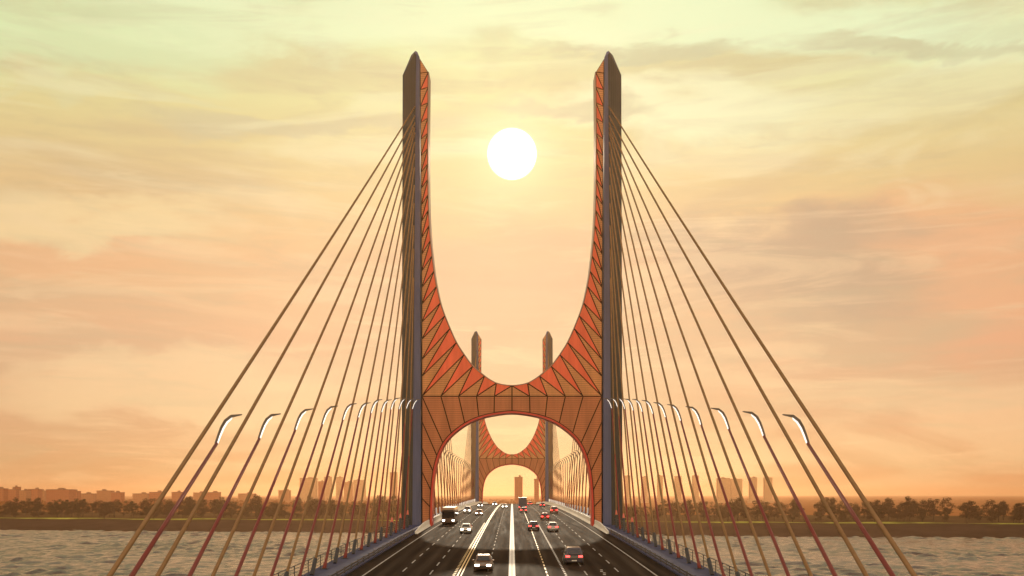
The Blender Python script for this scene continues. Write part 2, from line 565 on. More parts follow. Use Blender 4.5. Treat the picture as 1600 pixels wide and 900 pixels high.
def make_tower(loc):
    t = empty('bridge_tower', loc)
    D0, D1 = .3, 4.2
    polys = []
    K = len(OUTER)
    top_o, top_i = (16.75, 79.3), INNER[-1]
    for s in (1, -1):
        mir = lambda P: [(s * x, z) for x, z in P]
        for k in range(1, K):
            polys.append(mir([OUTER[k], INNER[k], INNER[k - 1]] if k < len(INNER) else []))
        polys = [p for p in polys if p]
        for k in range(K - 1):
            polys.append(mir([OUTER[k], OUTER[k + 1], INNER[k]]))
        polys.append(mir([OUTER[-1], top_o, top_i]))
        # below the chord
        low = [ARCH[k] for k in range(len(ARCH))]
        up = OUTER[:6] + BELOW
        for k in range(len(low) - 1):
            polys.append(mir([up[k], up[k + 1], low[k + 1], low[k]]))
        polys.append(mir([BELOW[-1], (16.36, -6.2), (14.95, -6.2), ARCH[-1]]))
    body_slab(polys, D0, D1).build('portal_frame', 'seam_dark', t)
    gap = .105
    y0, y1 = .06, .3 - .003
    for s in (1, -1):
        mir = lambda P: [(s * x, z) for x, z in P]
        for k in range(1, K):
            if k < len(INNER):
                g_ = gap if k < 16 else .1
                slab_panel('red_panel', mir([OUTER[k], INNER[k], INNER[k - 1]]), y0, y1, 'red_cladding', t, g_)
        for k in range(K - 1):
            slab_panel('perforated_panel', mir([OUTER[k], OUTER[k + 1], INNER[k]]), y0, y1, 'perforated_tan', t, gap if k < 16 else .1)
        slab_panel('perforated_panel', mir([OUTER[-1], top_o, top_i]), y0, y1, 'perforated_tan', t, .1)
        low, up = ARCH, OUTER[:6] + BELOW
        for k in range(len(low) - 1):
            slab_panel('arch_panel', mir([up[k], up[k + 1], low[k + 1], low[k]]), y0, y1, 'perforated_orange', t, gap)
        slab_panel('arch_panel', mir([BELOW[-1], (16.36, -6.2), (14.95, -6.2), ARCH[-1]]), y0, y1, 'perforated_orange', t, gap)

    # rims: red soffit band under the arch, tan band round the open curve

    def rim(pts, off, th, ya, yb):
        full = [(-x, z) for x, z in reversed(pts[1:])] + list(pts)
        dense = []
        for i in range(len(full) - 1):
            p0, p1, p2, p3 = full[max(i - 1, 0)], full[i], full[i + 1], full[min(i + 2, len(full) - 1)]
            for j in range(4):
                u = j / 4
                dense.append(tuple(.5 * (2 * p1[c] + (p2[c] - p0[c]) * u + (2 * p0[c] - 5 * p1[c] + 4 * p2[c] - p3[c]) * u * u + (3 * p1[c] - p0[c] - 3 * p2[c] + p3[c]) * u ** 3) for c in (0, 1)))
        dense.append(full[-1])
        rings = []
        for i, p in enumerate(dense):
            a, b = Vector(dense[max(i - 1, 0)]), Vector(dense[min(i + 1, len(dense) - 1)])
            d_ = (b - a).normalized(); n_ = Vector((-d_.y, d_.x))
            q0 = Vector(p) + n_ * off; q1 = Vector(p) + n_ * (off + th)
            rings.append([(q0.x, ya, q0.y + B), (q1.x, ya, q1.y + B), (q1.x, yb, q1.y + B), (q0.x, yb, q0.y + B)])
        return MB().loft(rings)
    rim(ARCH + [(14.95, -5.9)], -.05, -.32, -.02, 4.3).build('arch_rim', 'red_rim', t, smooth=False)
    rim(ARCH + [(14.95, -5.9)], .1, -.145, -.05, .055).build('arch_edge_trim', 'seam_dark', t)
    rim(CURVE, -.02, .16, .0, 4.3).build('curve_rim', 'rim_grey', t)
    # legs
    for s in (-1, 1):
        m = MB()
        def ring(z, xi, xr, xo):
            return [(s * xi, 0, z + B), (s * xr, 0, z + B), (s * xo, 2.7, z + B), (s * xo, 6.3, z + B), (s * xi, 6.3, z + B)]
        r0, r1 = ring(-38.5, 16.42, 18.3, 20.45), ring(77.3, 16.8, 17.75, 20.15)
        r1[0] = (s * 16.8, 0, 79.5 + B); r1[1] = (s * 17.6, 0, 80.4 + B); r1[4] = (s * 16.8, 6.3, 79.5 + B)
        n = 5
        segs = 12
        rings = [[tuple(r0[i][c] + (r1[i][c] - r0[i][c]) * k / segs for c in range(3)) for i in range(n)] for k in range(segs + 1)]
        vs = [p for r_ in rings for p in r_]
        for k in range(segs):
            for i in range(n):
                j = (i + 1) % n
                m.f.append((k * n + i, k * n + j, (k + 1) * n + j, (k + 1) * n + i)); m.mi.append(0 if i in (0, 4) else 1)
        a = segs * n; top = len(vs)
        vs += [(s * 17.25, .6, 80.7 + B), (s * 17.6, .3, 80.75 + B), (s * 18.5, 2.0, 80.7 + B), (s * 18.5, 5, 80.7 + B), (s * 17.25, 5, 80.7 + B)]
        for i in range(n):
            j = (i + 1) % n
            m.f.append((a + i, a + j, top + j, top + i)); m.mi.append(1 if i else 0)
        m.f.append(tuple(range(top, top + n))); m.mi.append(1)
        m.f.append(tuple(range(n))); m.mi.append(1)
        m.v = vs
        m.build('leg', ['blue_grey_steel', 'dark_olive_steel'], t)
        # ridge strip where the stays are anchored
        q = MB()
        q.loft([[(s * (18.3 - .2), -.09, B - 5.6), (s * (18.3 + .12), -.0, B - 5.6), (s * (18.3 + .2), .3, B - 5.6), (s * (18.3 - .2), .06, B - 5.6)],
                [(s * (17.62 - .2), -.09, 80 + B), (s * (17.62 + .12), -.0, 80 + B), (s * (17.62 + .2), .3, 80 + B), (s * (17.62 - .2), .06, 80 + B)]])
        q.build('anchor_strip', 'dark_olive_steel', t)
        # foundation in the river
    return t


tower = make_tower((0, Y_TOWER, -B))
tag(tower, 'near bridge tower with blue grey legs and large orange arched portal', 'bridge tower', 'bridge towers')
cm = child_map()
far = copy_tree(tower, cm)
far.location = (0, Y_FAR, -B)
tag(far, 'smaller far bridge tower framed within the near tower arch', 'bridge tower', 'bridge towers')

# ------------------------------------------------------------------ stay cables
TOPZ = [70.7, 69.0, 67.8, 66.9, 66.0, 64.3, 62.2, 59.8, 56.6, 53.4, 49.5, 45.5, 41.0]


def ridge_x(z):
    return 18.3 - .68 * (z + 5) / 85 - .12


def make_cable(s, yb, yt, zt, label, group, white, anchor_r=.16):
    xb = HALF
    if yb < 40:
        xb = HALF + .12
    a = Vector((s * xb, yb, zr(yb) + .17)); b = Vector((s * (ridge_x(zt) + .05), yt, zt))
    d_ = (b - a).normalized()
    n = 10
    L = (b - a).length
    pts = []
    for k in range(n + 1):
        u = k / n
        p = a.lerp(b, u); p.z -= .006 * L * 4 * u * (1 - u) * .35
        pts.append(p - a)
    m = MB(); m.tube(pts, anchor_r, 7)
    o = m.build('stay_cable', 'cable_sheath', loc=a, smooth=True)
    tag(o, label, 'stay cable', group)
    m = MB(); m.tube([d_ * .0, d_ * 2.2, d_ * 2.3], [.2, .2, .13] if not white else [.22, .22, .12], 8)
    m.build('anchor_sleeve', 'sleeve_white_glow' if white else 'sleeve_dark', o)
    if not white and yb > 140:
        m = MB(); m.tube([d_ * 2.3, d_ * 2.4, d_ * 3.1], [.21, .21, .11], 8)
        m.build('sleeve_tip', 'tip_red', o)
    return o


for s in (-1, 1):
    for k in range(13):
        yb = 36.6 if k == 0 else 44.0 + 12 * (k - 1)
        make_cable(s, yb, Y_TOWER + .4, TOPZ[k], f'olive brown stay cable of the near side span, {nth(k + 1)} in from the {SIDE[s]}', 'stay cables of the near side span', False, .118)
    for k in range(13):
        yb = Y_TOWER + 7 + 12 * (12 - k) + 2
        make_cable(s, yb, Y_TOWER + 6.0, TOPZ[k] - .4, f'main span stay cable behind the near tower on the {SIDE[s]}, {nth(13 - k)} from the tower', 'stay cables of the main span', True, .095)
    for k in range(13):
        yb = Y_FAR - 9 - 12 * (12 - k)
        make_cable(s, yb, Y_FAR + .3, TOPZ[k] - .4, f'hazy stay cable running to the far tower on the {SIDE[s]}, {nth(13 - k)} from the tower', 'stay cables of the far tower', True, .095)

# ------------------------------------------------------------------ street lamps
LSL = [.50, .54, .585, .62, .67, .745, .85, .95, 1.08, 1.2, 1.35, 1.5, 1.7]      # lean: rise over run, parallel with the stays beside them
LTOP = [3.2, 4.1, 5.4, 6.65, 7.95, 9.1, 10.3, 11.4, 12.5, 13.6, 14.6, 15.5, 16.3]


def make_lamp(s, yb, ztop, sl, flip=1, strip_mat='lamp_lit'):
    """s side of the road; origin at the pole foot"""
    z0 = zr(yb) + .18
    H = ztop - z0
    run = flip * H / sl
    o = empty('street_lamp', (s * HALF, yb, z0))
    m = MB(); m.tube([(0, run * u, H * u) for u in (0, .03, .031, .5, 1)], [.19, .19, .14, .12, .1], 8)
    m.build('pole', 'pole_red', o, smooth=True)
    m = MB(); m.box(-.35, .35, -.35, .35, 0, .08)
    m.build('base_plate', 'sleeve_dark', o)
    up = Vector((0, run, H)).normalized()
    arm = []
    for x, z, dy in ((0, 0, 0), (.12, .5, .3), (.27, .98, .56), (.48, 1.38, .76), (.8, 1.66, .88), (1.4, 1.8, .92)):
        arm.append(Vector((-s * x, run + dy * .6 * flip, H + z)))
    rings = []
    for i, p in enumerate(arm):
        w_ = [.12, .13, .15, .17, .16, .05][i]
        d_ = (arm[min(i + 1, 5)] - arm[max(i - 1, 0)]).normalized()
        n_ = Vector((d_.z * -s, 0, d_.x * s)) if True else None
        n_ = Vector((s * abs(d_.z), 0, abs(d_.x))).normalized()
        rings.append([p + n_ * w_ * .9 + Vector((0, -w_ * .7, 0)), p + n_ * w_ * .9 + Vector((0, w_ * .7, 0)), p - n_ * .02 + Vector((0, w_ * .9, 0)), p - n_ * .02 + Vector((0, -w_ * .9, 0))])
    MB().loft(rings).build('lamp_arm', 'lamp_arm', o)
    rings = []
    for i, p in enumerate(arm[:4] + [arm[3].lerp(arm[4], .7), arm[4]]):
        w_ = [.04, .05, .055, .055, .05, .02][i]
        d_ = (arm[min(i + 1, 5)] - arm[max(i - 1, 0)]).normalized()
        n_ = Vector((s * abs(d_.z), 0, abs(d_.x))).normalized()
        c = p - n_ * .03
        rings.append([c + Vector((0, -w_, 0)), c + Vector((0, w_, 0)), c - n_ * w_ * 1.5 + Vector((0, w_ * .6, 0)), c - n_ * w_ * 1.5 + Vector((0, -w_ * .6, 0))])
    MB().loft(rings).build('light_strip', strip_mat, o)
    return o


for s in (-1, 1):
    for k in range(12):
        yb = 39.3 if k == 0 else 38.3 + 12 * k
        o = make_lamp(s, yb + random.uniform(-.25, .25), LTOP[k] + random.uniform(-.12, .12), LSL[k])
        tag(o, f'red brown leaning street lamp with lit curved head, {nth(k + 1)} inward from the {SIDE[s]} side', 'street lamp', 'street lamps of the near side span')
    proto = None
    for k in range(24):
        yb = 204 + 12 * k
        if proto is None:
            proto = make_lamp(s, yb, zr(yb) + 14.5, 2.6, -1, 'rim_grey')
            cm = child_map()
            o = proto
        else:
            o = copy_tree(proto, cm)
            o.location = (s * HALF, yb, zr(yb) + .18)
        tag(o, f'small street lamp beyond the near tower on the {SIDE[s]}, {nth(k + 1)} along the main span', 'street lamp', 'street lamps of the main span')

# ------------------------------------------------------------------ vehicles
def paint(name, c, rough=.3):
    if name not in MAT:
        mat(name, c, rough, coat=.5)
    return name


def make_car(loc_x, y, heading, color, label, cat='car', style='sedan', lights='tail', name='parked_car'):
    oncoming = heading < 0
    o = empty(name, (loc_x, y, zr(y) + .012), (-slope(y) if oncoming else slope(y), 0, math.pi if oncoming else 0))
    tag(o, label, cat, 'vehicles on the bridge road')
    p = paint('paint_' + '_'.join(f'{int(c * 100)}' for c in color), color)
    W, L = (.9, 2.3) if style == 'sedan' else (.98, 2.35)
    belt, top = (.92, 1.45) if style == 'sedan' else (1.08, 1.78)
    # side profile rings from tail to nose: (y, z_low, z_high, half width)
    prof = [(-L, .42, .72, W * .82), (-L + .06, .30, belt - .06, W * .93), (-L * .62, .22, belt, W), (-L * .2, .2, belt + .01, W), (L * .3, .2, belt, W), (L * .42, .22, belt - .04, W * .99),
            (L * .8, .24, belt - .18, W * .95), (L - .06, .3, belt - .32, W * .86), (L, .4, .6, W * .74)]
    rings = []
    for yy, zl, zh, w_ in prof:
        zm = (zl + zh) / 2 + .06
        rings.append([(-w_ * .92, yy, zl), (w_ * .92, yy, zl), (w_, yy, zm), (w_ * .93, yy, zh - .04), (w_ * .86, yy, zh), (-w_ * .86, yy, zh), (-w_ * .93, yy, zh - .04), (-w_, yy, zm)])
    m = MB(); m.loft(rings)
    # cabin shell
    ya, yb_, yc, yd = (-L * .78, -L * .45, L * .12, L * .42) if style == 'sedan' else (-L * .96, -L * .82, L * .14, L * .42)
    wb, wt = W * .88, W * .68
    m.loft([[(-wb, ya, belt - .02), (wb, ya, belt - .02), (wb, yd, belt - .04), (-wb, yd, belt - .04)],
            [(-wt - .03, yb_ - .03, top - .07), (wt + .03, yb_ - .03, top - .07), (wt + .03, yc + .03, top - .07), (-wt - .03, yc + .03, top - .07)],
            [(-wt * .92, yb_ + .12, top), (wt * .92, yb_ + .12, top), (wt * .92, yc - .14, top), (-wt * .92, yc - .14, top)]])
    m.build('body', p, o, bevel=.03)

    def quad(name_, a, b, c, d_, mt, n_off):
        A = [Vector(q) + Vector(n_off) for q in (a, b, c, d_)]
        nrm = Vector(n_off).normalized() * -.02
        mm = MB(); mm.add([*A, *[q + nrm for q in A]], [(0, 1, 2, 3), (7, 6, 5, 4), (0, 4, 5, 1), (1, 5, 6, 2), (2, 6, 7, 3), (3, 7, 4, 0)])
        return mm.build(name_, mt, o)
    f1 = .14
    zl_, zh_ = belt + .04, top - .12
    lerp = lambda a, b, t_: a + (b - a) * t_
    t0, t1 = (zl_ - belt) / (top - .07 - belt), (zh_ - belt) / (top - .07 - belt)
    quad('windscreen', (-lerp(wb, wt, t0) + f1, lerp(yd, yc, t0), zl_), (lerp(wb, wt, t0) - f1, lerp(yd, yc, t0), zl_), (lerp(wb, wt, t1) - f1, lerp(yd, yc, t1), zh_), (-lerp(wb, wt, t1) + f1, lerp(yd, yc, t1), zh_), 'car_glass', (0, .03, .015))
    quad('rear_window', (-lerp(wb, wt, t0) + f1, lerp(ya, yb_, t0), zl_), (lerp(wb, wt, t0) - f1, lerp(ya, yb_, t0), zl_), (lerp(wb, wt, t1) - f1, lerp(ya, yb_, t1), zh_), (-lerp(wb, wt, t1) + f1, lerp(ya, yb_, t1), zh_), 'car_glass', (0, -.03, .015))
    for s in (-1, 1):
        for (u0, u1) in ((.06, .5), (.54, .95)):
            y00, y01 = lerp(lerp(ya, yb_, t0), lerp(yd, yc, t0), u0), lerp(lerp(ya, yb_, t0), lerp(yd, yc, t0), u1)
            y10, y11 = lerp(lerp(ya, yb_, t1), lerp(yd, yc, t1), u0), lerp(lerp(ya, yb_, t1), lerp(yd, yc, t1), u1)
            quad('side_window', (s * lerp(wb, wt, t0), y00, zl_), (s * lerp(wb, wt, t0), y01, zl_), (s * lerp(wb, wt, t1), y11, zh_), (s * lerp(wb, wt, t1), y10, zh_), 'car_glass', (s * .055, 0, .01))
        mm = MB(); mm.box(-.1, .1, -.06, .06, -.06, .08)
        mm.build('wing_mirror', p, o, (s * (W + .07), yd - .1, belt + .08), bevel=.02)
        for yy in (-L * .6, L * .62):
            mm = MB(); mm.tube([(-.11, 0, 0), (-.08, 0, 0), (.08, 0, 0), (.11, 0, 0)], [.29, .33, .33, .29], 18)
            wh = mm.build('wheel', 'tyre', o, (s * (W - .1), yy, .33))
            mm = MB(); mm.tube([(s * .1, 0, 0), (s * .125, 0, 0)], .2, 12)
            mm.build('wheel_rim', 'wheel_rim', wh)
        mm = MB(); mm.box(-.21, .21, -.05, .06, -.075, .075)
        mm.build('headlight', 'headlight' if oncoming else 'headlight_off', o, (s * W * .6, L - .05, belt - .28), bevel=.02)
        mm = MB(); mm.box(-.2, .2, -.05, .05, -.09, .09)
        mm.build('taillight', 'taillight' if not oncoming else 'taillight_off', o, (s * W * .66, -L + .0, belt - .16), bevel=.02)
    mm = MB(); mm.box(-W * .85, W * .85, -.08, .08, -.1, .1)
    mm.build('bumper', p, o, (0, -L - .0, .45), bevel=.03)
    mm = MB(); mm.box(-.26, .26, -.012, .012, -.06, .06)
    mm.build('number_plate', 'plate_white', o, (0, -L - .1, .5))
    mm = MB(); mm.box(-W * .45, W * .45, -.02, .03, -.09, .09)
    mm.build('grille', 'black_plastic', o, (0, L + .0, .5))
    return o


def make_box_vehicle(x, y, heading, kind, label):
    oncoming = heading < 0
    name, cat = ('bus', 'bus') if kind == 'bus' else ('box_truck', 'truck')
    o = empty(name, (x, y, zr(y) + .012), (-slope(y) if oncoming else slope(y), 0, math.pi if oncoming else 0))
    tag(o, label, cat, 'vehicles on the bridge road')
    if kind == 'bus':
        W, L, H = 1.25, 5.6, 3.2
        p = paint('paint_bus', (.09, .06, .045))
        m = MB(); m.box(-W, W, -L, L, .35, 2.75)
        m.build('body', p, o, bevel=.09)
        m = MB(); m.loft([[(-W * .98, -L * .99, 2.752), (W * .98, -L * .99, 2.752), (W * .98, L * .99, 2.752), (-W * .98, L * .99, 2.752)], [(-W * .9, -L * .96, H), (W * .9, -L * .96, H), (W * .9, L * .96, H), (-W * .9, L * .96, H)]])
        m.build('roof', paint('paint_bus_roof', (.42, .26, .13)), o, bevel=.05)
        m = MB(); m.box(-W * .88, W * .88, -.02, .02, 0, 1.25); m.build('windscreen', 'car_glass', o, (0, L + .01, 1.25))
        m = MB(); m.box(-W * .8, W * .8, -.02, .02, 0, .8); m.build('rear_window', 'car_glass', o, (0, -L - .01, 1.5))
        m = MB(); m.box(-.9, .9, -.02, .03, 0, .25); m.build('destination_board', 'black_plastic', o, (0, L + .01, 2.52))
        for s in (-1, 1):
            for k in range(6):
                m = MB(); m.box(-.02, .02, -.75, .75, 0, .95); m.build('side_window', 'car_glass', o, (s * (W + .005), -L + 1.1 + 1.72 * k, 1.45))
    else:
        W, L, H = 1.2, 4.0, 3.6
        p = paint('paint_truck', (.06, .07, .11))
        m = MB(); m.box(-W, W, -L, L * .42, .75, H); m.build('cargo_box', p, o, bevel=.04)
        m = MB()
        m.loft([[(-W * .92, L * .46, .5), (W * .92, L * .46, .5), (W * .92, L, .5), (-W * .92, L, .5)], [(-W * .92, L * .46, 1.5), (W * .92, L * .46, 1.5), (W * .92, L, 1.4), (-W * .92, L, 1.4)],
                [(-W * .86, L * .46, 2.5), (W * .86, L * .46, 2.5), (W * .86, L * .82, 2.45), (-W * .86, L * .82, 2.45)]])
        m.build('cab', paint('paint_cab', (.35, .35, .37)), o, bevel=.05)
        m = MB(); m.box(-.5, .5, -L, L * .9, .5, .72); m.build('chassis', 'black_plastic', o)
        m = MB(); m.box(-W * .94, W * .94, -.06, .02, .0, .09); m.build('rear_bumper', 'plate_white', o, (0, -L - .02, .62))
        m = MB(); m.box(-W * .96, W * .96, -.02, .02, 0, H - .95); m.build('rear_door', p, o, (0, -L - .015, .85))
        m = MB(); m.box(-W * .76, W * .76, -.02, .02, 0, .7); m.build('windscreen', 'car_glass', o, (0, L * .93, 1.6))
    for s in (-1, 1):
        for yy in (-L * .62, L * .64):
            mm = MB(); mm.tube([(-.16, 0, 0), (-.13, 0, 0), (.13, 0, 0), (.16, 0, 0)], [.42, .47, .47, .42], 18)
            wh = mm.build('wheel', 'tyre', o, (s * (W - .18), yy, .47))
            mm = MB(); mm.tube([(s * .15, 0, 0), (s * .18, 0, 0)], .26, 12); mm.build('wheel_rim', 'wheel_rim', wh)
        mm = MB(); mm.box(-.2, .2, -.04, .04, -.1, .1); mm.build('headlight', 'headlight' if oncoming else 'headlight_off', o, (s * W * .72, L + .02, .8))
        mm = MB(); mm.box(-.12, .12, -.04, .04, -.13, .13); mm.build('taillight', 'taillight' if not oncoming else 'taillight_off', o, (s * W * .8, -L - .05, .8))
        mm = MB(); mm.box(-.06, .06, -.1, .1, -.2, .2); mm.build('wing_mirror', 'black_plastic', o, (s * (W + .16), L - .1, 2.0))
    return o


RED, SIL, BLK, WHT = (.28, .03, .025), (.42, .42, .43), (.022, .024, .035), (.7, .69, .66)
make_car(3.6, 172, 1, BLK, 'black sedan driving away in the lane right of the centre line before the near tower', name='sedan_car')
make_car(6.7, 169, 1, SIL, 'silver sedan driving away beside the black sedan, one lane further right', name='sedan_car')
make_car(6.9, 216, 1, RED, 'dark red sedan ahead of the silver sedan, level with the near tower', name='sedan_car')
make_car(6.3, 106, 1, (.03, .03, .05), 'dark blue estate car nearest the camera on the right carriageway', style='suv', name='estate_car')
make_car(10.7, 262, 1, RED, 'small red hatchback far ahead in the outer right lane', style='suv', name='hatchback_car')
make_car(3.0, 268, 1, (.07, .06, .05), 'dark brown sedan following the box truck', name='sedan_car')
make_box_vehicle(3.15, 306, 1, 'truck', 'dark blue box truck driving away right of the centre line under the far arch')
make_car(10.4, 352, 1, BLK, 'tiny black sedan on the crest of the road in the outer right lane', name='sedan_car')
make_car(6.8, 392, 1, (.25, .12, .06), 'tiny brown sedan on the crest of the road right of the truck', name='sedan_car')
make_box_vehicle(-11.9, 197, -1, 'bus', 'dark bus with a tan roof coming down the outer left lane by the near tower')
make_car(-2.75, 99, -1, (.12, .06, .03), 'brown sedan nearest the camera coming along the left carriageway', name='sedan_car')
make_car(-7.3, 163, -1, WHT, 'white sedan with headlights on coming along the middle left lane', name='sedan_car')
make_car(-7.8, 243, -1, (.36, .2, .12), 'tan sedan with headlights on behind the white sedan', name='sedan_car')
make_car(-11.4, 262, -1, SIL, 'silver hatchback with headlights on following the bus', style='suv', name='hatchback_car')
make_car(-2.3, 322, -1, WHT, 'small white sedan coming along beside the centre line in the distance', name='sedan_car')
make_car(-6.5, 385, -1, SIL, 'tiny silver sedan coming over the crest of the road left of the centre line', name='sedan_car')
make_car(-10.6, 345, -1, BLK, 'tiny black sedan with headlights on in the outer left lane on the crest', name='sedan_car')

# ------------------------------------------------------------------ trees on the far bank
def make_tree_mesh(seed, h, wd, leafmat):
    rr = random.Random(seed)
    tm = MB()
    th = h * .24
    tm.tube([(0, 0, -.5), (.1, 0, th * .5), (.15, .1, th), (.1, .1, h * .62)], [h * .03, h * .022, h * .017, h * .006], 7)
    ends = []
    for k in range(8):
        a = k * .785 + rr.uniform(-.3, .3)
        z0 = th * rr.uniform(.75, 1.2)
        e = Vector((math.cos(a) * wd * .36 * rr.uniform(.6, 1), math.sin(a) * wd * .36 * rr.uniform(.6, 1), h * rr.uniform(.45, .78)))
        tm.tube([(.1, .05, z0), tuple(Vector((.1, .05, z0)).lerp(e, .5) + Vector((0, 0, -.3))), tuple(e)], [h * .012, h * .008, h * .003], 5)
        ends.append(e)
    lm = MB()
    blobs = []
    for k in range(rr.randint(17, 22)):
        a = rr.uniform(0, 6.283); q = math.sqrt(rr.random())
        zc = rr.uniform(.26, .9)
        env = wd * .5 * math.sqrt(max(.08, 1 - ((zc - .55) / .46) ** 2))
        blobs.append((Vector((math.cos(a) * q * env * .8, math.sin(a) * q * env * .8, h * zc)), h * rr.uniform(.09, .15)))
    for c, rad in blobs:
        for k in range(74):
            d_ = Vector((rr.gauss(0, 1), rr.gauss(0, 1), rr.gauss(0, 1))).normalized() * rad * (rr.random() ** .4) * rr.uniform(.8, 1.15)
            p = c + Vector((d_.x * 1.2, d_.y * 1.2, d_.z * .85))
            s_ = h * rr.uniform(.014, .032)
            u = Vector((rr.gauss(0, 1), rr.gauss(0, 1), rr.gauss(0, 1))).normalized()
            v_ = u.orthogonal().normalized()
            lm.add([p + u * s_, p + v_ * s_ * .7, p - u * s_, p - v_ * s_ * .7], [(0, 1, 2, 3)])
    return tm, lm


protos = []
for k, (h, wd, lf) in enumerate([(19, 17, 'leaf_a'), (17, 18, 'leaf_b'), (21, 16, 'leaf_c'), (15, 15, 'leaf_a'), (18, 20, 'leaf_b'), (23, 14, 'leaf_c')]):
    tm, lm = make_tree_mesh(100 + k, h, wd, lf)
    t = empty('broadleaf_tree', (0, 0, 0))
    tm.build('trunk', 'bark', t)
    lm.build('crown', lf, t, fix=False)
    protos.append(t)
cm = child_map()
used = set()


def ground_z(t):
    for (t0, z0), (t1, z1) in zip(ts, ts[1:]):
        if t0 <= t <= t1:
            return z0 + (z1 - z0) * (t - t0) / (t1 - t0)
    return -20


def place_tree(x, t, sc, label, group):
    i = random.randrange(len(protos))
    if i not in used:
        o = protos[i]; used.add(i)
    else:
        o = copy_tree(protos[i], cm)
    o.location = (x, shore(x) + t, ground_z(t) - .4)
    o.rotation_euler = (0, 0, random.uniform(0, 6.28))
    o.scale = (sc * random.uniform(.9, 1.15), sc * random.uniform(.9, 1.15), sc)
    tag(o, label, 'tree', group)


for side, x0, x1, base in (('left', -640, -92, 1.0), ('right', 96, 560, .95)):
    for row, (t, step, lo, hi) in enumerate(((120, 12.0, .7, 1.05), (165, 13, .85, 1.2), (240, 17, .9, 1.3))):
        x = x0 + random.uniform(0, 8); n = 0
        while x < x1:
            gapchance = (.22, .06, .12)[row] if side == 'left' else (.08, .04, .35)[row]
            if random.random() > gapchance:
                n += 1
                rowname = ('front', 'second', 'rear')[row]
                place_tree(x, t + random.uniform(-14, 14), base * random.uniform(lo, hi), f'dark round tree on the {side} river bank, {nth(n)} from the left in the {rowname} row', f'trees on the {side} bank')
            x += step * random.uniform(.6, 1.4)

# far wood that reads as one mass
fw = MB()
rr = random.Random(77)
for k in range(900):
    yv = rr.choice([rr.uniform(1450, 1900), rr.uniform(1900, 3600)])
    xv = rr.uniform(-.62, .62) * yv
    if xv > .04 * yv:
        continue
    h = rr.uniform(8, 15)
    wd = rr.uniform(10, 26)
    for q in range(46):
        a = rr.uniform(0, 6.283); e = math.asin(rr.uniform(-.1, 1)); rad = rr.uniform(.6, 1.05)
        p = Vector((xv + math.cos(a) * math.cos(e) * wd * rad, yv + math.sin(a) * math.cos(e) * wd * rad, -24.3 + h * .35 + math.sin(e) * h * .65 * rad))
        s_ = rr.uniform(1.2, 2.6)
        u = Vector((rr.gauss(0, 1), rr.gauss(0, 1), rr.gauss(0, 1))).normalized(); v_ = u.orthogonal().normalized()
        fw.add([p + u * s_, p + v_ * s_ * .8, p - u * s_, p - v_ * s_ * .8], [(0, 1, 2, 3)])
tag(fw.build('distant_woods', 'far_leaf_hazed', fix=False), 'hazy belt of woodland stretching across the far shore', 'woodland', kind='stuff')

# ------------------------------------------------------------------ buildings in the haze: (px left, px right, px top, distance, material, label)
def building(a, b, top, D, m, label, group, cat='building'):
    k = D / 1600
    x0, x1, zt = (a - 800) * k, (b - 800) * k, (773 - top) * k
    base = -24.5
    w_, h = x1 - x0, zt - base
    dp = min(40, max(18, w_ * .7))
    o = empty('distant_building', ((x0 + x1) / 2, D, base))
    tag(o, label, cat, group)
    rr = random.Random(int(a * 13 + top))
    mb = MB(); mb.box(-w_ / 2, w_ / 2, 0, dp, 0, h - 1.2)
    if h > 60:
        mb.box(-w_ / 2 - 3, w_ / 2 + 3, -3, dp + 3, -.5, 9)
    mb.build('wall', m, o)
    mb = MB()
    mb.loft([[(-w_ / 2 - .3, -.3, h - 1.19), (w_ / 2 + .3, -.3, h - 1.19), (w_ / 2 + .3, dp + .3, h - 1.19), (-w_ / 2 - .3, dp + .3, h - 1.19)],
             [(-w_ / 2 - .3, -.3, h), (w_ / 2 + .3, -.3, h), (w_ / 2 + .3, dp + .3, h), (-w_ / 2 - .3, dp + .3, h)]])
    mb.build('roof', 'roof_grey', o)
    mb = MB(); u = rr.uniform(-.25, .15)
    mb.box(w_ * u, w_ * (u + .22), dp * .3, dp * .6, h + .01, h + 2.6)
    mb.box(w_ * (u + .25), w_ * (u + .3), dp * .35, dp * .45, h + .01, h + 1.6)
    mb.build('roof_plant', 'roof_grey', o)
    return o


for n, (a, b, top, D, m) in enumerate([(-14, 5, 763, 1750, 'facade_red'), (9, 25, 764.5, 1900, 'facade_red'), (20, 26, 760.5, 1980, 'facade_red'), (30, 41, 766, 1800, 'facade_warm'), (43, 59, 764, 1900, 'facade_red'), (60, 69, 766.5, 2000, 'facade_warm'),
                                      (72, 108, 764.5, 1800, 'facade_red'), (110, 120, 767, 1900, 'facade_red'), (124, 146, 771, 1950, 'facade_warm'), (151, 173, 766.5, 1900, 'facade_warm'), (173, 189, 769, 1850, 'facade_red'), (207, 230, 771, 2000, 'facade_warm'),
                                      (233, 252, 768.5, 1900, 'facade_red'), (268, 281, 768.5, 2000, 'facade_red'), (302, 317, 769.5, 2100, 'facade_warm'), (319, 341, 769, 2000, 'facade_red'), (372, 396, 771, 2200, 'facade_warm'), (435, 452, 766, 2300, 'facade_warm')]):
    building(a, b, top, D, m, f'low reddish block above the trees of the left shore, {nth(n + 1)} from the left edge', 'low blocks on the left skyline')
for n, (a, b, top, D, m) in enumerate([(468, 493, 747, 3000, 'facade_pale'), (497, 505, 752, 2300, 'facade_red'), (506, 517, 745, 2900, 'facade_pale'), (525, 534, 745.5, 3000, 'facade_pale'), (537, 550, 753, 2900, 'facade_warm'), (552, 570, 750, 3100, 'facade_pale'), (609, 620, 738, 2800, 'facade_warm')]):
    building(a, b, top, D, m, f'hazy tower block seen through the left stay cables, {nth(n + 1)} of seven from the left', 'tower blocks behind the left cables', 'tower block')
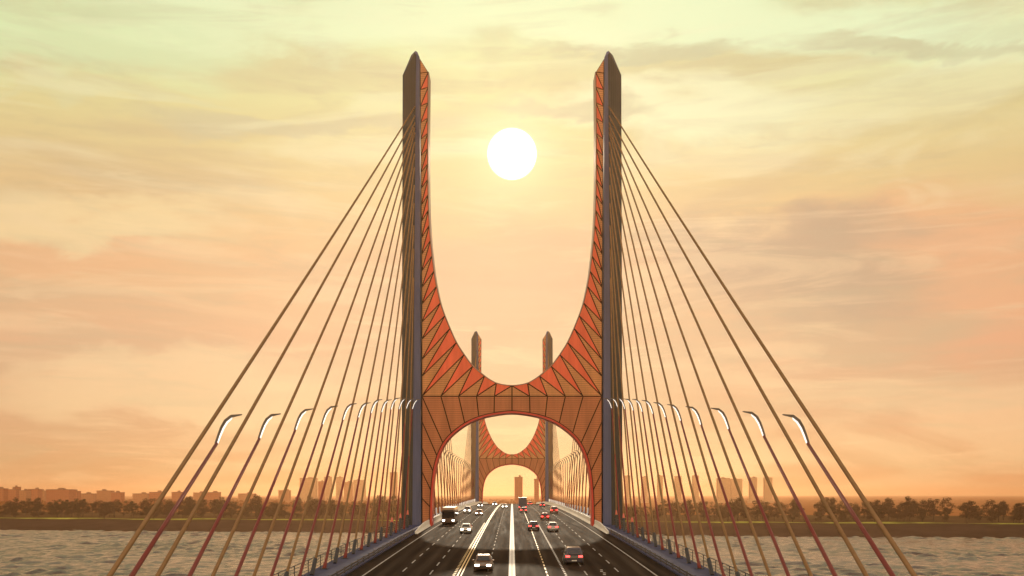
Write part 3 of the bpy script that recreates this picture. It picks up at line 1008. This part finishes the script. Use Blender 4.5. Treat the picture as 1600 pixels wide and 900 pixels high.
for n, (a, b, top, D, m) in enumerate([(977, 985, 743, 3000, 'facade_pale'), (1003, 1012, 745, 3000, 'facade_pale'), (1028, 1036, 743, 3100, 'facade_pale'), (1055, 1065, 744, 3000, 'facade_pale'), (1083, 1092, 743, 3000, 'facade_pale'), (1122, 1141, 747, 2900, 'facade_pale'),
                                      (1143, 1160, 748.5, 3100, 'facade_pale'), (1172, 1183, 746, 2900, 'facade_pale'), (1195, 1207, 746, 3000, 'facade_pale')]):
    building(a, b, top, D, m, f'hazy tower block seen through the right stay cables, {nth(n + 1)} of nine from the left', 'tower blocks behind the right cables', 'tower block')
building(804, 816.5, 745, 1500, 'facade_red', 'orange tower block standing in the middle of the far arch', 'tower blocks in the far arch', 'tower block')
building(835, 842, 748, 1600, 'facade_red', 'narrow orange tower block at the right inner edge of the far arch', 'tower blocks in the far arch', 'tower block')

# ------------------------------------------------------------------ haze
hz = MB(); hz.box(-20500, 20500, -3500, 20500, -41, 95)
m = bpy.data.materials.new('haze_air'); m.use_nodes = True
nt = m.node_tree; nt.nodes.clear()
out = nt.nodes.new('ShaderNodeOutputMaterial'); pv = nt.nodes.new('ShaderNodeVolumePrincipled')
pv.inputs['Color'].default_value = (.76, .43, .23, 1)
pv.inputs['Density'].default_value = .00010
pv.inputs['Anisotropy'].default_value = .72
nt.links.new(pv.outputs[0], out.inputs['Volume'])
MAT['haze_air'] = m
tag(hz.build('haze', 'haze_air'), kind='stuff')

# ------------------------------------------------------------------ sky
W = bpy.data.worlds.new('World'); S.world = W; W.use_nodes = True
nt = W.node_tree; N = nt.nodes; Lk = nt.links
bg = N['Background']
SUN = Vector((0, math.cos(R(SUN_EL)), math.sin(R(SUN_EL))))


def node(t, **kw):
    n = N.new(t)
    for k, v in kw.items():
        setattr(n, k, v)
    return n


def mth(op, a, b=None, clamp=False):
    n = node('ShaderNodeMath', operation=op, use_clamp=clamp)
    for i, v in enumerate((a, b)):
        if v is None:
            continue
        if isinstance(v, (int, float)):
            n.inputs[i].default_value = v
        else:
            Lk.new(v, n.inputs[i])
    return n.outputs[0]


def maprange(v, a, b, c, d_, smooth=True):
    n = node('ShaderNodeMapRange', interpolation_type='SMOOTHSTEP' if smooth else 'LINEAR')
    Lk.new(v, n.inputs[0])
    for i, q in enumerate((a, b, c, d_)):
        n.inputs[i + 1].default_value = q
    return n.outputs[0]


def mix(fac, a, b, mode='MIX'):
    n = node('ShaderNodeMixRGB', blend_type=mode)
    for i, v in enumerate((fac, a, b)):
        if isinstance(v, (int, float)):
            n.inputs[i].default_value = v
        elif isinstance(v, tuple):
            n.inputs[i].default_value = v
        else:
            Lk.new(v, n.inputs[i])
    return n.outputs[0]


tc = node('ShaderNodeTexCoord')
sep = node('ShaderNodeSeparateXYZ'); Lk.new(tc.outputs['Generated'], sep.inputs[0])
dx, dy, dz = sep.outputs
ramp = node('ShaderNodeValToRGB')
els = [(0, (190, 136, 88)), (.077, (212, 158, 108)), (.138, (225, 173, 120)), (.227, (236, 184, 120)), (.283, (231, 197, 127)), (.337, (229, 211, 138)), (.388, (231, 231, 160)), (.435, (228, 243, 184)), (.52, (222, 208, 184)), (.6, (200, 172, 166))]
cr = ramp.color_ramp
while len(cr.elements) < len(els):
    cr.elements.new(.5)
for e, (p, c) in zip(cr.elements, els):
    e.position = p / .6; e.color = lin(*c)
Lk.new(mth('DIVIDE', dz, .6, True), ramp.inputs[0])


def cloud_noise(scale, off, detail=7, dist=.6, rough=.55):
    mp = node('ShaderNodeMapping')
    mp.inputs['Scale'].default_value = scale; mp.inputs['Location'].default_value = off
    mp.inputs['Rotation'].default_value = (0, R(5), 0)
    Lk.new(tc.outputs['Generated'], mp.inputs[0])
    n = node('ShaderNodeTexNoise')
    n.inputs['Scale'].default_value = 1; n.inputs['Detail'].default_value = detail; n.inputs['Roughness'].default_value = rough; n.inputs['Distortion'].default_value = dist
    Lk.new(mp.outputs[0], n.inputs['Vector'])
    return n.outputs['Fac']


c1 = cloud_noise((2.6, 2.6, 13), (3.1, 1.7, .4))
c2 = cloud_noise((3.4, 3.4, 17), (7.7, 4.2, 2.9))
c3 = cloud_noise((1.7, 1.7, 8), (1.3, 9.1, 5.5))
col = ramp.outputs[0]
right = maprange(dx, .02, .48, 0, 1)
low = maprange(dz, .1, .36, 1, 0)
col = mix(mth('MULTIPLY', mth('MULTIPLY', maprange(c3, .42, .66, .15, 1), low), mth('ADD', mth('MULTIPLY', right, .4), .22)), col, lin(238, 156, 104))
col = mix(mth('MULTIPLY', maprange(c1, .47, .62, 0, 1), .38), col, lin(200, 164, 118))
hi = mix(maprange(dz, .2, .4, 0, 1), lin(248, 207, 150), lin(243, 243, 190))
col = mix(mth('MULTIPLY', maprange(c2, .49, .64, 0, 1), .5), col, hi)
# larger cloud banks, placed by their bearing and height over the horizon: (bearing, height, half width, half height, colour, weight)
dyc = mth('MAXIMUM', dy, .05)
wa = cloud_noise((3, 3, 9), (5.2, .7, 3.3), 6, .4); wb = cloud_noise((6, 6, 16), (2.2, 8.7, 1.3), 6, .4)
tx = mth('ADD', mth('DIVIDE', dx, dyc), mth('MULTIPLY', mth('SUBTRACT', wa, .5), .34))
tz = mth('ADD', mth('DIVIDE', dz, dyc), mth('MULTIPLY', mth('SUBTRACT', wb, .5), .15))
front = maprange(dy, .05, .4, 0, 1)
for bx, bz, sx, sz, c, wt in ((-.46, .455, .22, .045, (224, 248, 188), .5), (.30, .455, .24, .03, (236, 248, 196), .85), (.44, .235, .16, .055, (238, 168, 112), .6), (-.46, .235, .13, .02, (241, 170, 110), .35),
                              (-.40, .27, .14, .022, (247, 216, 152), .7), (.14, .375, .13, .028, (246, 242, 188), .8), (.28, .225, .15, .05, (194, 157, 115), .95), (.34, .165, .12, .03, (206, 166, 118), .7), (.13, .428, .09, .009, (203, 196, 146), .8),
                              (.38, .438, .11, .009, (208, 198, 146), .7), (.05, .372, .08, .012, (206, 190, 138), .75), (-.22, .36, .17, .016, (212, 194, 142), .75), (-.40, .392, .14, .01, (226, 214, 152), .7), (-.36, .105, .18, .03, (246, 208, 150), .6), (-.05, .225, .05, .02, (246, 196, 138), .5), (0, .13, .17, .12, (200, 154, 106), .75), (0, .465, .34, .03, (238, 246, 190), .8)):
    ex = mth('POWER', mth('ABSOLUTE', mth('DIVIDE', mth('SUBTRACT', tx, bx), sx)), 2)
    ez = mth('POWER', mth('ABSOLUTE', mth('DIVIDE', mth('SUBTRACT', tz, bz), sz)), 2)
    mask = maprange(mth('ADD', ex, ez), .15, 1.9, 1, 0)
    col = mix(mth('MULTIPLY', mth('MULTIPLY', mask, front), wt), col, lin(*c))
c4 = cloud_noise((7, 7, 44), (4.4, 6.1, 8.8), 8, .8, .62)
c5 = cloud_noise((4, 4, 30), (8.4, 3.1, 2.8), 7, 1.2, .6)
col = mix(mth('MULTIPLY', maprange(c4, .46, .66, 0, 1), .24), col, lin(196, 172, 124))
col = mix(mth('MULTIPLY', maprange(c5, .50, .66, 0, 1), .34), col, hi)
# daylight sky underneath
sky = node('ShaderNodeTexSky', sky_type='NISHITA', sun_disc=False)
sky.sun_elevation = R(SUN_EL); sky.sun_rotation = 0.0
skyc = mix(1.0, sky.outputs[0], (.1, .1, .1, 1), 'MULTIPLY')
col = mix(.10, col, skyc)
# aureole and disc of the sun
vm = node('ShaderNodeVectorMath', operation='DOT_PRODUCT')
nv = node('ShaderNodeVectorMath', operation='NORMALIZE'); Lk.new(tc.outputs['Generated'], nv.inputs[0])
Lk.new(nv.outputs[0], vm.inputs[0]); vm.inputs[1].default_value = SUN
dot = mth('MAXIMUM', vm.outputs['Value'], 0)
glow = mth('ADD', mth('MULTIPLY', mth('POWER', dot, 1500), .22), mth('MULTIPLY', mth('POWER', dot, 160), .0))
gl = mix(1.0, (1, .82, .55, 1), glow, 'MULTIPLY')
col = mix(1.0, col, gl, 'ADD')
disc = maprange(dot, math.cos(R(1.36)), math.cos(R(1.04)), 0, 1)
col = mix(disc, col, (6, 5.6, 5, 1))
# extra sky brightness behind the camera, added to light the backlit tower faces
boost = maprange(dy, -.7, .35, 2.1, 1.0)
Lk.new(col, bg.inputs['Color'])
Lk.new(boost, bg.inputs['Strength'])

sl = bpy.data.lights.new('sun', 'SUN'); sl.energy = 3.2; sl.angle = R(1.2); sl.color = (1, .80, .56)
so = bpy.data.objects.new('sun', sl); COL.objects.link(so); so.rotation_euler = (-R(90 - SUN_EL), 0, 0); so.location = (0, 100, 150)

# ------------------------------------------------------------------ camera and render
cam = bpy.data.cameras.new('camera'); co = bpy.data.objects.new('camera', cam); COL.objects.link(co)
co.location = (0, 0, 0); co.rotation_euler = (R(90), 0, 0)
cam.sensor_width = 36; cam.lens = 36; cam.shift_y = 323 / 1600; cam.clip_end = 60000; cam.clip_start = .3
S.camera = co
S.view_settings.view_transform = 'Standard'; S.view_settings.look = 'None'; S.view_settings.gamma = 1; S.view_settings.exposure = 0
S.cycles.use_denoising = True
S.cycles.max_bounces = 5; S.cycles.diffuse_bounces = 2; S.cycles.glossy_bounces = 3; S.cycles.volume_bounces = 0
S.cycles.sample_clamp_indirect = 6
